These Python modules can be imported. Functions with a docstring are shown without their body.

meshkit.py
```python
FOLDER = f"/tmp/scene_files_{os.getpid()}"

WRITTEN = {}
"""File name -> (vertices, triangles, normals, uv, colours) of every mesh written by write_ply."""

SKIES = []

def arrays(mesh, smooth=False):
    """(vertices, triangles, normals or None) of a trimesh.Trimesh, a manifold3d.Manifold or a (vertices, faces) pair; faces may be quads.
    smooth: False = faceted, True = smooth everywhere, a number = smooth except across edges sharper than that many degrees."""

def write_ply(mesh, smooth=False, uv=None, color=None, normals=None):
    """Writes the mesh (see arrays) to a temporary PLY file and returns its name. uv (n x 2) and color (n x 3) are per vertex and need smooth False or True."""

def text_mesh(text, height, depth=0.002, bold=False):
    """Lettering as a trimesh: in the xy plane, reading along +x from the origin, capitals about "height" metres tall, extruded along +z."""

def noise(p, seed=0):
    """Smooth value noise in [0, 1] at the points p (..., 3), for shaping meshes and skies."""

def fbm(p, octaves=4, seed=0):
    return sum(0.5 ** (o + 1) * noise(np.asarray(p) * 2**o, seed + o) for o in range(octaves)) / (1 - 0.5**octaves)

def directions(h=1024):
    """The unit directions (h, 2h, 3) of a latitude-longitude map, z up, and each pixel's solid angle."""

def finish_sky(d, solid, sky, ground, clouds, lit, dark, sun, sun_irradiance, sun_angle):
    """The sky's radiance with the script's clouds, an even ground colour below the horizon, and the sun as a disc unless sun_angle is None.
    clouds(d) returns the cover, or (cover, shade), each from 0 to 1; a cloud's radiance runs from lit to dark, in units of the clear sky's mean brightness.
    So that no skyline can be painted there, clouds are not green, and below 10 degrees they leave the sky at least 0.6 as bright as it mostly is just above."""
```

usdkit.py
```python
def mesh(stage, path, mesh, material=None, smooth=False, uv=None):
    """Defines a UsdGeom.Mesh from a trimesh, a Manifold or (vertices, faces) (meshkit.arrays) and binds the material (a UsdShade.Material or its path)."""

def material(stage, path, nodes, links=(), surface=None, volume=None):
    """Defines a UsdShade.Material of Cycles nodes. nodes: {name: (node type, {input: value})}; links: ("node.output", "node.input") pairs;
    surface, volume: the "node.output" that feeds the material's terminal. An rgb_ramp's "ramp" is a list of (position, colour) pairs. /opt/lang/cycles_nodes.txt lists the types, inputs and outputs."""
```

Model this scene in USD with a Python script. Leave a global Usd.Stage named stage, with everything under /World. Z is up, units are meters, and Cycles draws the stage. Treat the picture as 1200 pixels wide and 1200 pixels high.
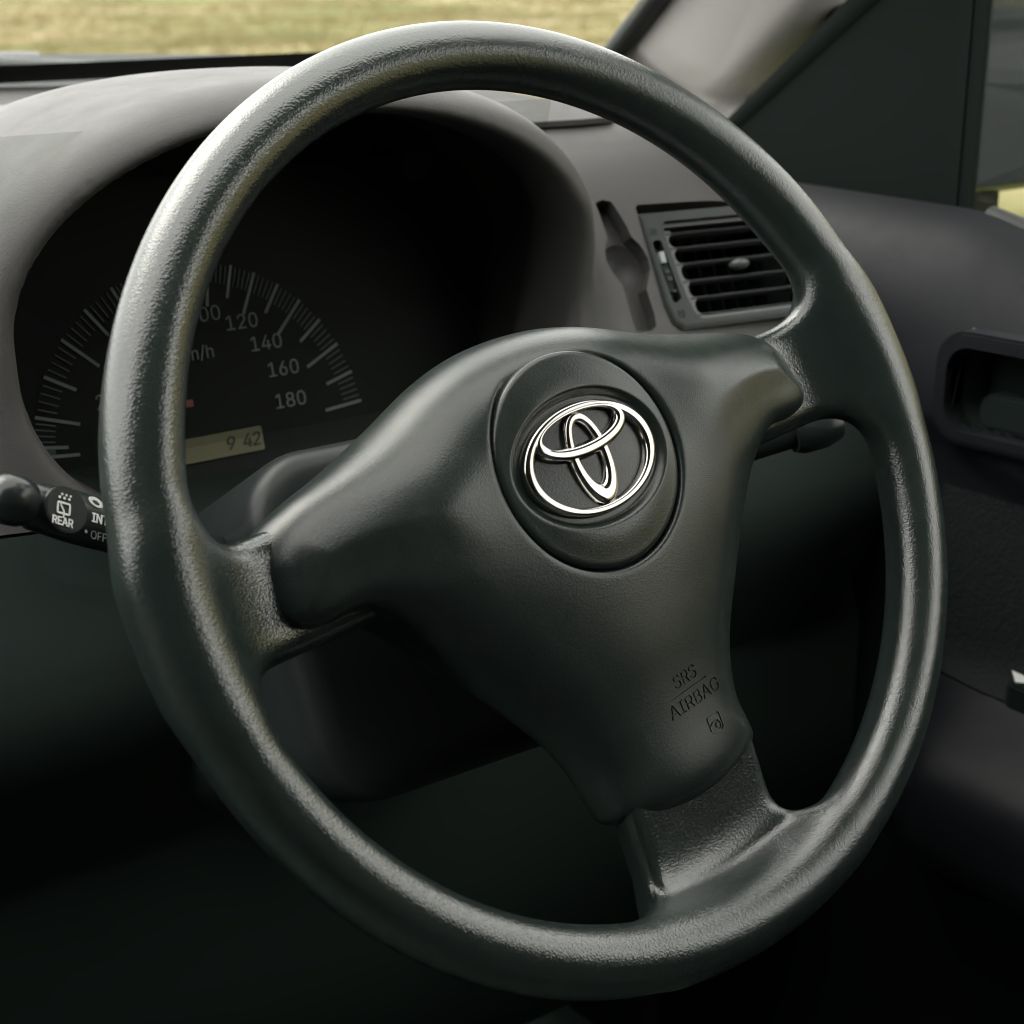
import math, random
import numpy as np, trimesh, shapely, manifold3d as m3
from scipy.ndimage import map_coordinates
from scipy.spatial import cKDTree
from shapely.geometry import Polygon, LineString, Point
from shapely import affinity
from pxr import Usd, UsdGeom, UsdLux, UsdShade, Gf, Sdf, Vt
import usdkit, meshkit

random.seed(4); rng = np.random.default_rng(4)
stage = Usd.Stage.CreateInMemory()
UsdGeom.SetStageUpAxis(stage, UsdGeom.Tokens.z); UsdGeom.SetStageMetersPerUnit(stage, 1.0)
UsdGeom.Xform.Define(stage, '/World'); UsdGeom.Scope.Define(stage, '/World/Looks')
GZ = 0.98          # the wheel's centre stands this far above the field; all shapes below are given from the wheel's centre (x right, y forward, z up)

# ------------------------------------------------------------------ camera
CAM = np.array([-0.38434, -0.46234, 0.19355])
PSI, PIT = math.radians(37.2407), math.radians(18.7032)
FWD = np.array([math.sin(PSI)*math.cos(PIT), math.cos(PSI)*math.cos(PIT), -math.sin(PIT)])
RGT = np.array([math.cos(PSI), -math.sin(PSI), 0.0]); UPV = np.cross(RGT, FWD)
cam = UsdGeom.Camera.Define(stage, '/World/camera')
M = Gf.Matrix4d(*[float(x) for x in (*RGT, 0, *UPV, 0, *(-FWD), 0, *(CAM + [0, 0, GZ]), 1)])
cam.AddTransformOp().Set(M)
cam.CreateHorizontalApertureAttr(36.0); cam.CreateVerticalApertureAttr(36.0); cam.CreateFocalLengthAttr(60.0)
cam.CreateClippingRangeAttr(Gf.Vec2f(0.01, 3000))
cam.CreateFocusDistanceAttr(0.66); cam.CreateFStopAttr(14.0)
cam.CreateExposureAttr(2.3)

# ------------------------------------------------------------------ sky and sun (bright overcast day)
SUN_EL, SUN_AZ = math.radians(52), math.radians(-14)      # azimuth: atan2(x, y) of the direction towards the sun
sky_mat = usdkit.material(stage, '/World/Looks/sky_light', {
    'tc': ('texture_coordinate', {}),
    'map': ('mapping', {'scale': (1.5, 1.5, 3.5)}),
    'n': ('noise_texture', {'scale': 1.6, 'detail': 5.0, 'roughness': 0.55}),
    'r': ('rgb_ramp', {'ramp': [(0.25, (6.6, 6.3, 6.05)), (0.75, (10.7, 10.15, 9.7))]}),
    'sky': ('sky_texture', {'sky_type': 'single_scattering', 'sun_disc': False, 'sun_elevation': SUN_EL, 'sun_rotation': SUN_AZ}),
    'mix': ('mix', {'mix_type': 'mix', 'fac': 0.9}),
    'bg': ('background_shader', {'strength': 0.10}),
}, [('tc.generated', 'map.vector'), ('map.vector', 'n.vector'), ('n.fac', 'r.fac'), ('sky.color', 'mix.color1'), ('r.color', 'mix.color2'), ('mix.color', 'bg.color')], surface='bg.background')
dome = UsdLux.DomeLight.Define(stage, '/World/sky'); dome.CreateIntensityAttr(1.0)
UsdShade.MaterialBindingAPI.Apply(dome.GetPrim()).Bind(sky_mat)
dome.GetPrim().SetCustomDataByKey('kind', 'structure')
sun = UsdLux.DistantLight.Define(stage, '/World/sun')
sun.CreateIntensityAttr(0.12); sun.CreateAngleAttr(40.0); sun.CreateNormalizeAttr(True); sun.CreateColorAttr(Gf.Vec3f(1.0, 0.95, 0.88))
sun.AddRotateXYZOp().Set(Gf.Vec3f(90 - math.degrees(SUN_EL), 0, 180 - math.degrees(SUN_AZ)) if False else Gf.Vec3f(-(90 - math.degrees(SUN_EL)), 0, -math.degrees(SUN_AZ)))

# ------------------------------------------------------------------ helpers
used = {}
def numbered(parent, name):
    k = used.get((parent, name), 0); used[(parent, name)] = k + 1
    return f'{parent}/{name}' + (f'_{k:03d}' if k else '')
class Node:
    def __init__(s, path, base): s.path, s.base = path, np.asarray(base, float)
def tag(prim, label=None, cat=None, group=None, kind=None):
    for k, v in (('label', label), ('category', cat), ('group', group), ('kind', kind)):
        if v: prim.SetCustomDataByKey(k, v)
def thing(name, label, cat, base=(0, 0, 0), group=None, kind=None):
    p = numbered('/World', name)
    x = UsdGeom.Xform.Define(stage, p); x.AddTranslateOp().Set(Gf.Vec3d(float(base[0]), float(base[1]), float(base[2] + GZ)))
    tag(x.GetPrim(), label, cat, group, kind)
    return Node(p, base)
def emit(name, vfn, mat, parent=None, label=None, smooth=False, **kw):
    """one Mesh prim; vfn = trimesh | (v, f) | (v, f, n), points from the wheel's centre"""
    p = numbered(parent.path if parent else '/World', name)
    base = parent.base if parent else np.zeros(3)
    if isinstance(vfn, tuple) and len(vfn) == 3:
        v, f, n = vfn
    else:
        v, f, n = meshkit.arrays(vfn, smooth)
    v = np.asarray(v, float) - base
    if parent is None: v = v + [0, 0, GZ]
    f = np.asarray(f, np.int32)
    m = UsdGeom.Mesh.Define(stage, p)
    m.CreatePointsAttr(Vt.Vec3fArray.FromNumpy(v.astype(np.float32)))
    m.CreateFaceVertexCountsAttr(Vt.IntArray.FromNumpy(np.full(len(f), f.shape[1], np.int32)))
    m.CreateFaceVertexIndicesAttr(Vt.IntArray.FromNumpy(f.ravel()))
    m.CreateSubdivisionSchemeAttr('none')
    if n is not None:
        m.CreateNormalsAttr(Vt.Vec3fArray.FromNumpy(np.asarray(n, np.float32))); m.SetNormalsInterpolation('vertex')
    UsdShade.MaterialBindingAPI.Apply(m.GetPrim()).Bind(mat)
    tag(m.GetPrim(), label, **kw)
    return Node(p, base)

def smin(a, b, k):
    h = np.maximum(k - np.abs(a - b), 0) / k
    return np.minimum(a, b) - h*h*k*0.25
def smax(a, b, k): return -smin(-a, -b, k)
def sstep(a, b, x):
    t = np.clip((x - a)/(b - a), 0, 1); return t*t*(3 - 2*t)

def grid(lo, hi, step):
    ax = [np.arange(l, h + step, step) for l, h in zip(lo, hi)]
    return ax, np.meshgrid(*ax, indexing='ij')
def surfnets(F, lo, step):
    """naive surface nets of F < 0: vertices, quads, normals"""
    F = F.copy()
    for d in range(3):                      # close the body at the edge of its grid
        for e in (0, -1):
            sl = [slice(None)]*3; sl[d] = e; F[tuple(sl)] = np.maximum(F[tuple(sl)], step*0.5)
    S = F < 0
    c = np.zeros(tuple(n - 1 for n in F.shape), np.int8)
    for i in (0, 1):
        for j in (0, 1):
            for k in (0, 1):
                c += S[i:F.shape[0]-1+i, j:F.shape[1]-1+j, k:F.shape[2]-1+k]
    cells = np.argwhere((c > 0) & (c < 8))
    idx = -np.ones(c.shape, np.int64); idx[tuple(cells.T)] = np.arange(len(cells))
    acc = np.zeros((len(cells), 3)); cnt = np.zeros(len(cells))
    corners = [(i, j, k) for i in (0, 1) for j in (0, 1) for k in (0, 1)]
    val = {o: F[cells[:, 0]+o[0], cells[:, 1]+o[1], cells[:, 2]+o[2]] for o in corners}
    for a in corners:
        for d in range(3):
            if a[d] == 0:
                b = list(a); b[d] = 1; b = tuple(b)
                fa, fb = val[a], val[b]
                m = (fa < 0) != (fb < 0)
                t = np.where(m, fa/np.where(m, fa - fb, 1), 0)
                p = np.tile(np.array(a, float), (len(cells), 1)); p[:, d] = t
                acc[m] += p[m]; cnt[m] += 1
    g = cells + acc/cnt[:, None]
    quads = []
    for d in range(3):
        e, h = [(1, 2), (2, 0), (0, 1)][d]
        lo_, hi_ = [slice(None)]*3, [slice(None)]*3
        lo_[d] = slice(0, -1); hi_[d] = slice(1, None)
        A, B = S[tuple(lo_)], S[tuple(hi_)]
        q = np.argwhere(A != B)
        q = q[(q[:, e] > 0) & (q[:, h] > 0) & (q[:, e] < F.shape[e]-1) & (q[:, h] < F.shape[h]-1)]
        ins = A[tuple(q.T)]
        def at(de, dh):
            r = q.copy(); r[:, e] += de; r[:, h] += dh
            return idx[tuple(r.T)]
        Q = np.stack([at(-1, -1), at(0, -1), at(0, 0), at(-1, 0)], 1)
        Q[~ins] = Q[~ins][:, ::-1]
        quads.append(Q)
    quads = np.vstack(quads); quads = quads[(quads >= 0).all(1)]
    n = np.stack([map_coordinates(gr, g.T, order=1) for gr in np.gradient(F)], 1)
    n /= np.maximum(np.linalg.norm(n, axis=1, keepdims=True), 1e-9)
    # pull the points onto the surface
    for _ in range(2):
        gm = np.linalg.norm(np.stack([map_coordinates(gr, g.T, order=1) for gr in np.gradient(F)], 1), axis=1)
        g = g - n*np.clip(map_coordinates(F, g.T, order=1)/np.maximum(gm, 1e-9), -0.4, 0.4)[:, None]
    return np.asarray(lo) + g*step, quads, n
def subset(v, f, n, keep):
    f = f[keep]; u, inv = np.unique(f, return_inverse=True)
    return v[u], inv.reshape(f.shape), n[u]
def manif(v, f):
    t = trimesh.Trimesh(*meshkit.arrays((v, f))[:2], process=False)
    return m3.Manifold(m3.Mesh(np.asarray(t.vertices, np.float32), np.asarray(t.faces, np.uint32)))
def tomanif(t): return m3.Manifold(m3.Mesh(np.asarray(t.vertices, np.float32), np.asarray(t.faces, np.uint32)))
def cut_smooth(base_vfn, cutter, tol=0.0006):
    """boolean difference that keeps the smooth normals of the cut body"""
    v, f, n = base_vfn
    r = (manif(v, f) - cutter).to_mesh()
    rv, rf = np.asarray(r.vert_properties)[:, :3].astype(float), np.asarray(r.tri_verts)
    fn = np.cross(rv[rf[:, 1]] - rv[rf[:, 0]], rv[rf[:, 2]] - rv[rf[:, 0]]); fn /= np.maximum(np.linalg.norm(fn, axis=1, keepdims=True), 1e-12)
    tree = cKDTree(v)
    dist, near = tree.query(rv, k=4)
    w = 1/(dist + 1e-5); vn = (n[near]*w[..., None]).sum(1); vn /= np.maximum(np.linalg.norm(vn, axis=1, keepdims=True), 1e-9)
    cen = rv[rf].mean(1)
    dc, nc = tree.query(cen, k=1)
    onbase = ((fn*n[nc]).sum(1) > 0.6) & (np.abs(((cen - v[nc])*n[nc]).sum(1)) < tol)
    A, B = rf[onbase], rf[~onbase]
    V = [rv[np.unique(A)]]; ua, ia = np.unique(A, return_inverse=True)
    bv, bf, bn = meshkit.arrays(trimesh.Trimesh(rv, B, process=False), 40)
    return np.vstack([rv[ua], bv]), np.vstack([ia.reshape(-1, 3), bf + len(ua)]), np.vstack([vn[ua], bn])
def sheet(P):
    """grid of points (m, n, 3) -> vertices, quads, smooth normals"""
    P = np.asarray(P, float); m, n = P.shape[:2]
    i = np.arange(m*n).reshape(m, n)
    q = np.stack([i[:-1, :-1], i[1:, :-1], i[1:, 1:], i[:-1, 1:]], -1).reshape(-1, 4)
    N = np.cross(np.gradient(P, axis=0), np.gradient(P, axis=1)).reshape(-1, 3)
    N /= np.maximum(np.linalg.norm(N, axis=1, keepdims=True), 1e-12)
    return P.reshape(-1, 3), q, N
def frame_xf(O, ax, ay, az):
    T = np.eye(4); T[:3, 0], T[:3, 1], T[:3, 2], T[:3, 3] = ax, ay, az, O
    return T
def xf(mesh, T):
    m = mesh.copy(); m.apply_transform(T); return m
def extr(poly, h, z0=0.0):
    ms = [trimesh.creation.extrude_polygon(g, h, engine='earcut') for g in getattr(poly, 'geoms', [poly])]
    m = trimesh.util.concatenate(ms); m.apply_translation([0, 0, z0]); return m
def bevelled(poly, h, b, z0=0.0, steps=3):
    """extruded polygon with rounded top edges (hull free: stacked offsets)"""
    ms = []
    prev = 0.0
    for k in range(steps):
        a0, a1 = math.pi/2*k/steps, math.pi/2*(k + 1)/steps
        off = b*(1 - math.cos(a1)); top = h - b + b*math.sin(a1)
        g = poly.buffer(-off, quad_segs=8) if k else poly
        if not g.is_empty: ms.append(extr(g, top, z0))
        prev = top
    u = tomanif(ms[0])
    for m in ms[1:]: u = u + tomanif(m)
    r = u.to_mesh(); return trimesh.Trimesh(np.asarray(r.vert_properties)[:, :3], np.asarray(r.tri_verts), process=False)
def rrect(x0, y0, x1, y1, r, seg=8):
    return shapely.box(x0 + r, y0 + r, x1 - r, y1 - r).buffer(r, quad_segs=seg)
def tube(P, r, seg=20, caps=True):
    P = np.asarray(P, float); R = np.broadcast_to(r, len(P)).astype(float)
    T = np.gradient(P, axis=0); T /= np.linalg.norm(T, axis=1, keepdims=True)
    a = np.array([0, 0, 1.0]) if abs(T[0, 2]) < 0.9 else np.array([1.0, 0, 0])
    rings = []
    for p, t, rr in zip(P, T, R):
        u = np.cross(t, a); u /= np.linalg.norm(u); w = np.cross(t, u)
        th = np.linspace(0, 2*np.pi, seg, endpoint=False)
        rings.append(p + rr*(np.cos(th)[:, None]*u + np.sin(th)[:, None]*w))
    V = np.vstack(rings); m = len(P)
    i = np.arange(m*seg).reshape(m, seg); j = np.roll(i, -1, 1)
    F = np.stack([i[:-1], j[:-1], j[1:], i[1:]], -1).reshape(-1, 4)
    F = np.vstack([F[:, [0, 1, 2]], F[:, [0, 2, 3]]])
    if caps:
        c0, c1 = len(V), len(V) + 1; V = np.vstack([V, P[0], P[-1]])
        F = np.vstack([F, np.stack([j[0], i[0], np.full(seg, c0)], 1), np.stack([i[-1], j[-1], np.full(seg, c1)], 1)])
    t = trimesh.Trimesh(V, F, process=False)
    if t.volume < 0: t.invert()
    return t

# ------------------------------------------------------------------ materials
def plastic(name, color, rough, scale=900., bump=0.25, dist=0.0004, spec=0.5, ior=1.5, voro=True):
    nodes = {'g': ('geometry', {}), 'p': ('principled_bsdf', {'base_color': color, 'roughness': rough, 'specular_ior_level': spec, 'ior': ior})}
    links = []
    if bump:
        nodes['t'] = ('voronoi_texture', {'scale': scale, 'feature': 'smooth_f1', 'smoothness': 0.6}) if voro else ('noise_texture', {'scale': scale, 'detail': 2.0})
        nodes['n2'] = ('noise_texture', {'scale': scale*0.45, 'detail': 3.0})
        nodes['add'] = ('math', {'math_type': 'add'})
        nodes['b'] = ('bump', {'strength': bump, 'distance': dist})
        links += [('g.position', 't.vector'), ('g.position', 'n2.vector'), ('t.distance' if voro else 't.fac', 'add.value1'), ('n2.fac', 'add.value2'), ('add.value', 'b.height'), ('b.normal', 'p.normal')]
    nodes['n3'] = ('noise_texture', {'scale': 35.0, 'detail': 5.0, 'roughness': 0.65})
    nodes['mr'] = ('map_range', {'from_min': 0.3, 'from_max': 0.7, 'to_min': rough - 0.05, 'to_max': rough + 0.05})
    links += [('g.position', 'n3.vector'), ('n3.fac', 'mr.value'), ('mr.result', 'p.roughness')]
    return usdkit.material(stage, f'/World/Looks/{name}', nodes, links, surface='p.BSDF')
def flat(name, color, rough=0.5, metal=0.0, spec=0.5, **kw):
    return usdkit.material(stage, f'/World/Looks/{name}', {'p': ('principled_bsdf', {'base_color': color, 'roughness': rough, 'metallic': metal, 'specular_ior_level': spec, **kw})}, surface='p.BSDF')
M_rim = plastic('rim_urethane', (0.0085, 0.0125, 0.0112), 0.18, 1500, 0.42, 0.00026, spec=0.68, ior=1.7)
M_pad = plastic('pad_plastic', (0.0085, 0.0125, 0.0112), 0.27, 2200, 0.24, 0.00022, spec=0.6)
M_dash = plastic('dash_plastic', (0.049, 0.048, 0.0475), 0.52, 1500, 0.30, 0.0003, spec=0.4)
M_dashtop = plastic('dash_top_grey', (0.034, 0.033, 0.033), 0.60, 1500, 0.3, 0.0003, spec=0.22)
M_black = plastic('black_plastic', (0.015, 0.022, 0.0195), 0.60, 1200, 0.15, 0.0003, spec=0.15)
M_deep = flat('matt_black', (0.026, 0.037, 0.032), 0.85, spec=0.1)
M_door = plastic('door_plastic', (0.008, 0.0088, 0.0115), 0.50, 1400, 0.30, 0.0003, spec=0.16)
M_bezel = plastic('bezel_plastic', (0.012, 0.015, 0.015), 0.40, 1500, 0.12, 0.0002, spec=0.35)
M_slat = flat('slat_plastic', (0.06, 0.065, 0.064), 0.30)
M_pillar = flat('pillar_trim', (0.42, 0.405, 0.39), 0.75, spec=0.25)
M_corner = flat('corner_black', (0.007, 0.010, 0.009), 0.8, spec=0.05)
M_rubber = flat('black_rubber', (0.012, 0.014, 0.013), 0.6)
M_chrome = flat('chrome', (0.50, 0.485, 0.465), 0.08, 1.0)
M_white = flat('white_print', (0.75, 0.76, 0.74), 0.5)
M_dial = flat('dial_black', (0.005, 0.0075, 0.007), 0.6, spec=0.25)
M_mark = flat('dial_marks', (0.25, 0.28, 0.27), 0.6)
M_dim = flat('dim_print', (0.13, 0.15, 0.145), 0.6)
M_lcd = flat('lcd_glass', (0.17, 0.165, 0.095), 0.35)
M_seg = flat('lcd_segment', (0.02, 0.03, 0.02), 0.5)
M_red = flat('red_print', (0.30, 0.08, 0.06), 0.5)
M_stalk = flat('stalk_plastic', (0.007, 0.010, 0.0095), 0.24)
M_fabric = plastic('door_fabric', (0.014, 0.018, 0.0175), 0.85, 420, 0.6, 0.0008, spec=0.2)
M_trim = flat('beige_trim', (0.14, 0.145, 0.135), 0.9, spec=0.1)
M_liner = flat('headliner_cloth', (0.14, 0.145, 0.135), 0.95, spec=0.1)
M_carpet = flat('carpet', (0.09, 0.125, 0.11), 0.95, spec=0.1)
M_paint = flat('grey_paint', (0.30, 0.30, 0.31), 0.25, coat_weight=1.0)
def pane(name, tint, f0=0.06):
    return usdkit.material(stage, f'/World/Looks/{name}', {'w': ('layer_weight', {'blend': 0.5}), 'pw': ('math', {'math_type': 'power', 'value2': 5.0}), 'ma': ('math', {'math_type': 'multiply_add', 'value2': 0.92, 'value3': f0}),
        't': ('transparent_bsdf', {'color': tint}), 'g': ('glossy_bsdf', {'roughness': 0.01, 'color': (1, 1, 1)}), 'm': ('mix_closure', {})},
        [('w.facing', 'pw.value1'), ('pw.value', 'ma.value1'), ('ma.value', 'm.fac'), ('t.BSDF', 'm.closure1'), ('g.BSDF', 'm.closure2')], surface='m.closure')
M_glass = pane('window_glass', (0.86, 0.89, 0.86))
M_sideglass = pane('side_window_glass', (0.72, 0.75, 0.72))
M_lens = pane('lens_clear', (0.80, 0.82, 0.80), 0.006)
M_grass = usdkit.material(stage, '/World/Looks/dry_grass', {
    'g': ('geometry', {}),
    'm1': ('mapping', {'rotation': (0, 0, -0.65), 'scale': (0.42, 0.8, 1.0)}),
    'n1': ('noise_texture', {'scale': 0.75, 'detail': 4.0, 'roughness': 0.55, 'distortion': 0.6}),
    'r1': ('rgb_ramp', {'ramp': [(0.38, (0.100, 0.097, 0.038)), (0.46, (0.155, 0.137, 0.064)), (0.53, (0.21, 0.182, 0.102)), (0.62, (0.29, 0.243, 0.150))]}),
    'n2': ('noise_texture', {'scale': 0.28, 'detail': 3.0}),
    'r2': ('rgb_ramp', {'ramp': [(0.35, (0.80, 0.98, 0.70)), (0.65, (1.08, 1.0, 1.0))]}),
    'mx': ('mix', {'mix_type': 'multiply', 'fac': 1.0}),
    'p': ('principled_bsdf', {'roughness': 0.9, 'specular_ior_level': 0.1})},
    [('g.position', 'm1.vector'), ('m1.vector', 'n1.vector'), ('n1.fac', 'r1.fac'), ('g.position', 'n2.vector'), ('n2.fac', 'r2.fac'), ('r1.color', 'mx.color1'), ('r2.color', 'mx.color2'), ('mx.color', 'p.base_color')], surface='p.BSDF')

# ------------------------------------------------------------------ ground
gx = np.r_[np.linspace(-400, -30, 12), np.linspace(-28, 60, 100), np.linspace(64, 400, 12)]
gy = np.r_[np.linspace(-400, -30, 12), np.linspace(-28, 60, 100), np.linspace(64, 400, 12)]
X, Y = np.meshgrid(gx, gy, indexing='ij')
H = 0.22*(meshkit.fbm(np.stack([X*0.35, Y*0.35, 0*X], -1), 4, 2) - 0.5)*sstep(3, 9, np.hypot(X, Y))
H = H + 7.5*sstep(4.5, 22, X)*sstep(11, 3, Y)          # a grassy bank rises to the right of the car
emit('field', sheet(np.stack([X, Y, H - GZ], -1)), M_grass, kind='structure')
# tufts of grass in the stretch of field seen through the windscreen
bl = []
for k in range(9):
    a = rng.uniform(0, 6.28); h = rng.uniform(0.02, 0.06); w = 0.004; lean = rng.uniform(0.02, 0.06)
    c, s = math.cos(a), math.sin(a); ox, oy = rng.normal(0, 0.03, 2)
    bl.append(trimesh.Trimesh([[ox - s*w, oy + c*w, 0], [ox + s*w, oy - c*w, 0], [ox + c*lean, oy + s*lean, h]], [[0, 1, 2]], process=False))
tuft = trimesh.util.concatenate(bl)
M_blade = usdkit.material(stage, '/World/Looks/grass_blade', {'o': ('object_info', {}), 'r': ('rgb_ramp', {'ramp': [(0, (0.108, 0.10, 0.035)), (0.5, (0.185, 0.157, 0.068)), (1, (0.27, 0.22, 0.122))]}), 'd': ('diffuse_bsdf', {}), 't': ('translucent_bsdf', {}), 'm': ('mix_closure', {'fac': 0.35})},
                         [('o.random', 'r.fac'), ('r.color', 'd.color'), ('r.color', 't.color'), ('d.BSDF', 'm.closure1'), ('t.BSDF', 'm.closure2')], surface='m.closure')
pi = UsdGeom.PointInstancer.Define(stage, '/World/grass'); tag(pi.GetPrim(), 'dry yellow grass of the field seen through the windscreen', 'grass', kind='stuff')
usdkit.mesh(stage, '/World/grass/tuft', tuft, M_blade); pi.CreatePrototypesRel().SetTargets(['/World/grass/tuft'])
N = 26000
r_ = 7 + 40*rng.random(N)**1.2; a_ = np.radians(rng.uniform(12, 50, N))
px, py = CAM[0] + r_*np.sin(a_), CAM[1] + r_*np.cos(a_)
pz = 0.22*(meshkit.fbm(np.stack([px*0.35, py*0.35, 0*px], -1), 4, 2) - 0.5)
pi.CreatePositionsAttr(Vt.Vec3fArray.FromNumpy(np.stack([px, py, pz], 1).astype(np.float32)))
pi.CreateProtoIndicesAttr(Vt.IntArray.FromNumpy(np.zeros(N, np.int32)))
yaw = rng.uniform(0, 6.28, N)
pi.CreateOrientationsAttr(Vt.QuathArray([Gf.Quath(float(math.cos(a/2)), 0, 0, float(math.sin(a/2))) for a in yaw]))
sc = rng.uniform(0.6, 1.5, N); pi.CreateScalesAttr(Vt.Vec3fArray.FromNumpy(np.repeat(sc[:, None], 3, 1).astype(np.float32)))

# ------------------------------------------------------------------ the car's cabin round the wheel
def box(x0, y0, z0, x1, y1, z1): return trimesh.creation.box(bounds=[[x0, y0, z0], [x1, y1, z1]])
XC = -0.37
cabin = thing('car_cabin', 'dark car cabin shell and footwell around the steering wheel', 'car cabin', (XC, -0.8, -0.70))
emit('floor', trimesh.util.concatenate([box(-1.3, -2.4, -0.74, 0.62, 0.95, -0.70)]), M_carpet, cabin)
emit('bulkhead', box(-1.3, 0.60, -0.699, 0.62, 0.64, 0.045), M_carpet, cabin)
emit('kick_panel', box(0.432, 0.29, -0.699, 0.444, 0.599, 0.02), M_black, cabin)
emit('headliner', box(-1.24, -2.44, 0.44, 0.46, -0.10, 0.47), M_liner, cabin)
emit('side_panel', trimesh.util.concatenate([box(-1.24, -2.4, -0.70, -1.20, 0.70, 0.04), box(-1.22, -2.4, 0.041, -1.14, 0.16, 0.439), box(-1.22, 0.161, 0.041, -1.14, 0.70, 0.16)]), M_trim, cabin)
emit('side_panel', trimesh.util.concatenate([box(0.462, -2.4, -0.70, 0.50, -0.75, 0.439)]), M_trim, cabin)
emit('rear_panel', trimesh.util.concatenate([box(-1.2, -2.44, -0.70, 0.46, -2.40, 0.439)]), M_trim, cabin)
seat = thing('driver_seat', 'dark cloth driver seat facing the steering wheel', 'car seat', (0.02, -0.60, -0.70))
cush = bevelled(rrect(-0.24, -0.85, 0.25, -0.33, 0.08), 0.18, 0.05, -0.50)
M_seat = flat('seat_cloth', (0.06, 0.07, 0.066), 0.95, spec=0.1)
emit('seat_cushion', cush, M_seat, seat, smooth=40)
bk = bevelled(rrect(-0.24, -0.30, 0.24, 0.36, 0.08), 0.14, 0.05)
A = math.radians(20)
emit('backrest', xf(bk, frame_xf(np.array([0.0, -0.86, -0.02]), (1, 0, 0), (0, -math.sin(A), math.cos(A)), (0, -math.cos(A)*-1, math.sin(A)))), M_seat, seat, smooth=40)

# windscreen: glass, black border
def wbase(x): return 0.74 - 0.36*(x - XC)**2
us = np.linspace(-0.84, 0.84, 41); ts = np.linspace(0, 1, 16)
def wpoint(u, t):
    x0 = XC + u; y0 = wbase(x0)
    top = np.array([XC + u*0.80, -0.04 - 0.12*(u/0.8)**2, 0.435])
    b = np.array([x0, y0, 0.098 + 0.016*np.clip(u/0.82, 0, 1)**2])
    p = b + (top - b)*t
    p[2] += 0.035*math.sin(math.pi*t)
    return p
ws = thing('windscreen', 'curved windscreen with black border above the dashboard', 'windscreen', (XC, 0.74, 0.10))
emit('glass', sheet([[wpoint(u, t) for t in ts] for u in us]), M_glass, ws)
emit('border_band', sheet([[wpoint(u, t) + np.array([0, -0.002, -0.003]) for t in np.linspace(0, 0.030, 3)] for u in np.linspace(-0.84, 0.70, 40)]), M_rubber, ws)

# ------------------------------------------------------------------ windscreen pillar
pil = thing('windscreen_pillar', 'pale grey windscreen pillar trim rising right of the wheel', 'pillar', (0.46, 0.45, 0.07))
L0, L1 = np.array([0.452, 0.50, 0.114]), np.array([0.320, 0.004, 0.430])
R0, R1 = np.array([0.463, 0.40, 0.073]), np.array([0.425, -0.05, 0.425])
R0, R1 = R0 + np.array([0.010, -0.004, -0.006]), R1 + np.array([0.012, -0.004, -0.006])
L0, R0 = L0 - 0.12*(L1 - L0), R0 - 0.12*(R1 - R0)
rows = []
for t in np.linspace(0, 1, 24):
    l, r = L0 + (L1 - L0)*t, R0 + (R1 - R0)*t
    w = r - l; ln = np.linalg.norm(w)
    ax_ = (L1 - L0)/np.linalg.norm(L1 - L0); nrm = np.cross(w/ln, ax_); nrm /= np.linalg.norm(nrm)
    if nrm[1] > 0: nrm = -nrm
    row = []
    for s in np.linspace(0, 1, 25):
        row.append(l + w*s*1.06 + nrm*(0.012*math.sin(math.pi*min(s, 1)**0.8)) - nrm*0.085*max(0, (s - 0.58)/0.42)**2.2)
    rows.append(row)
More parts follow.
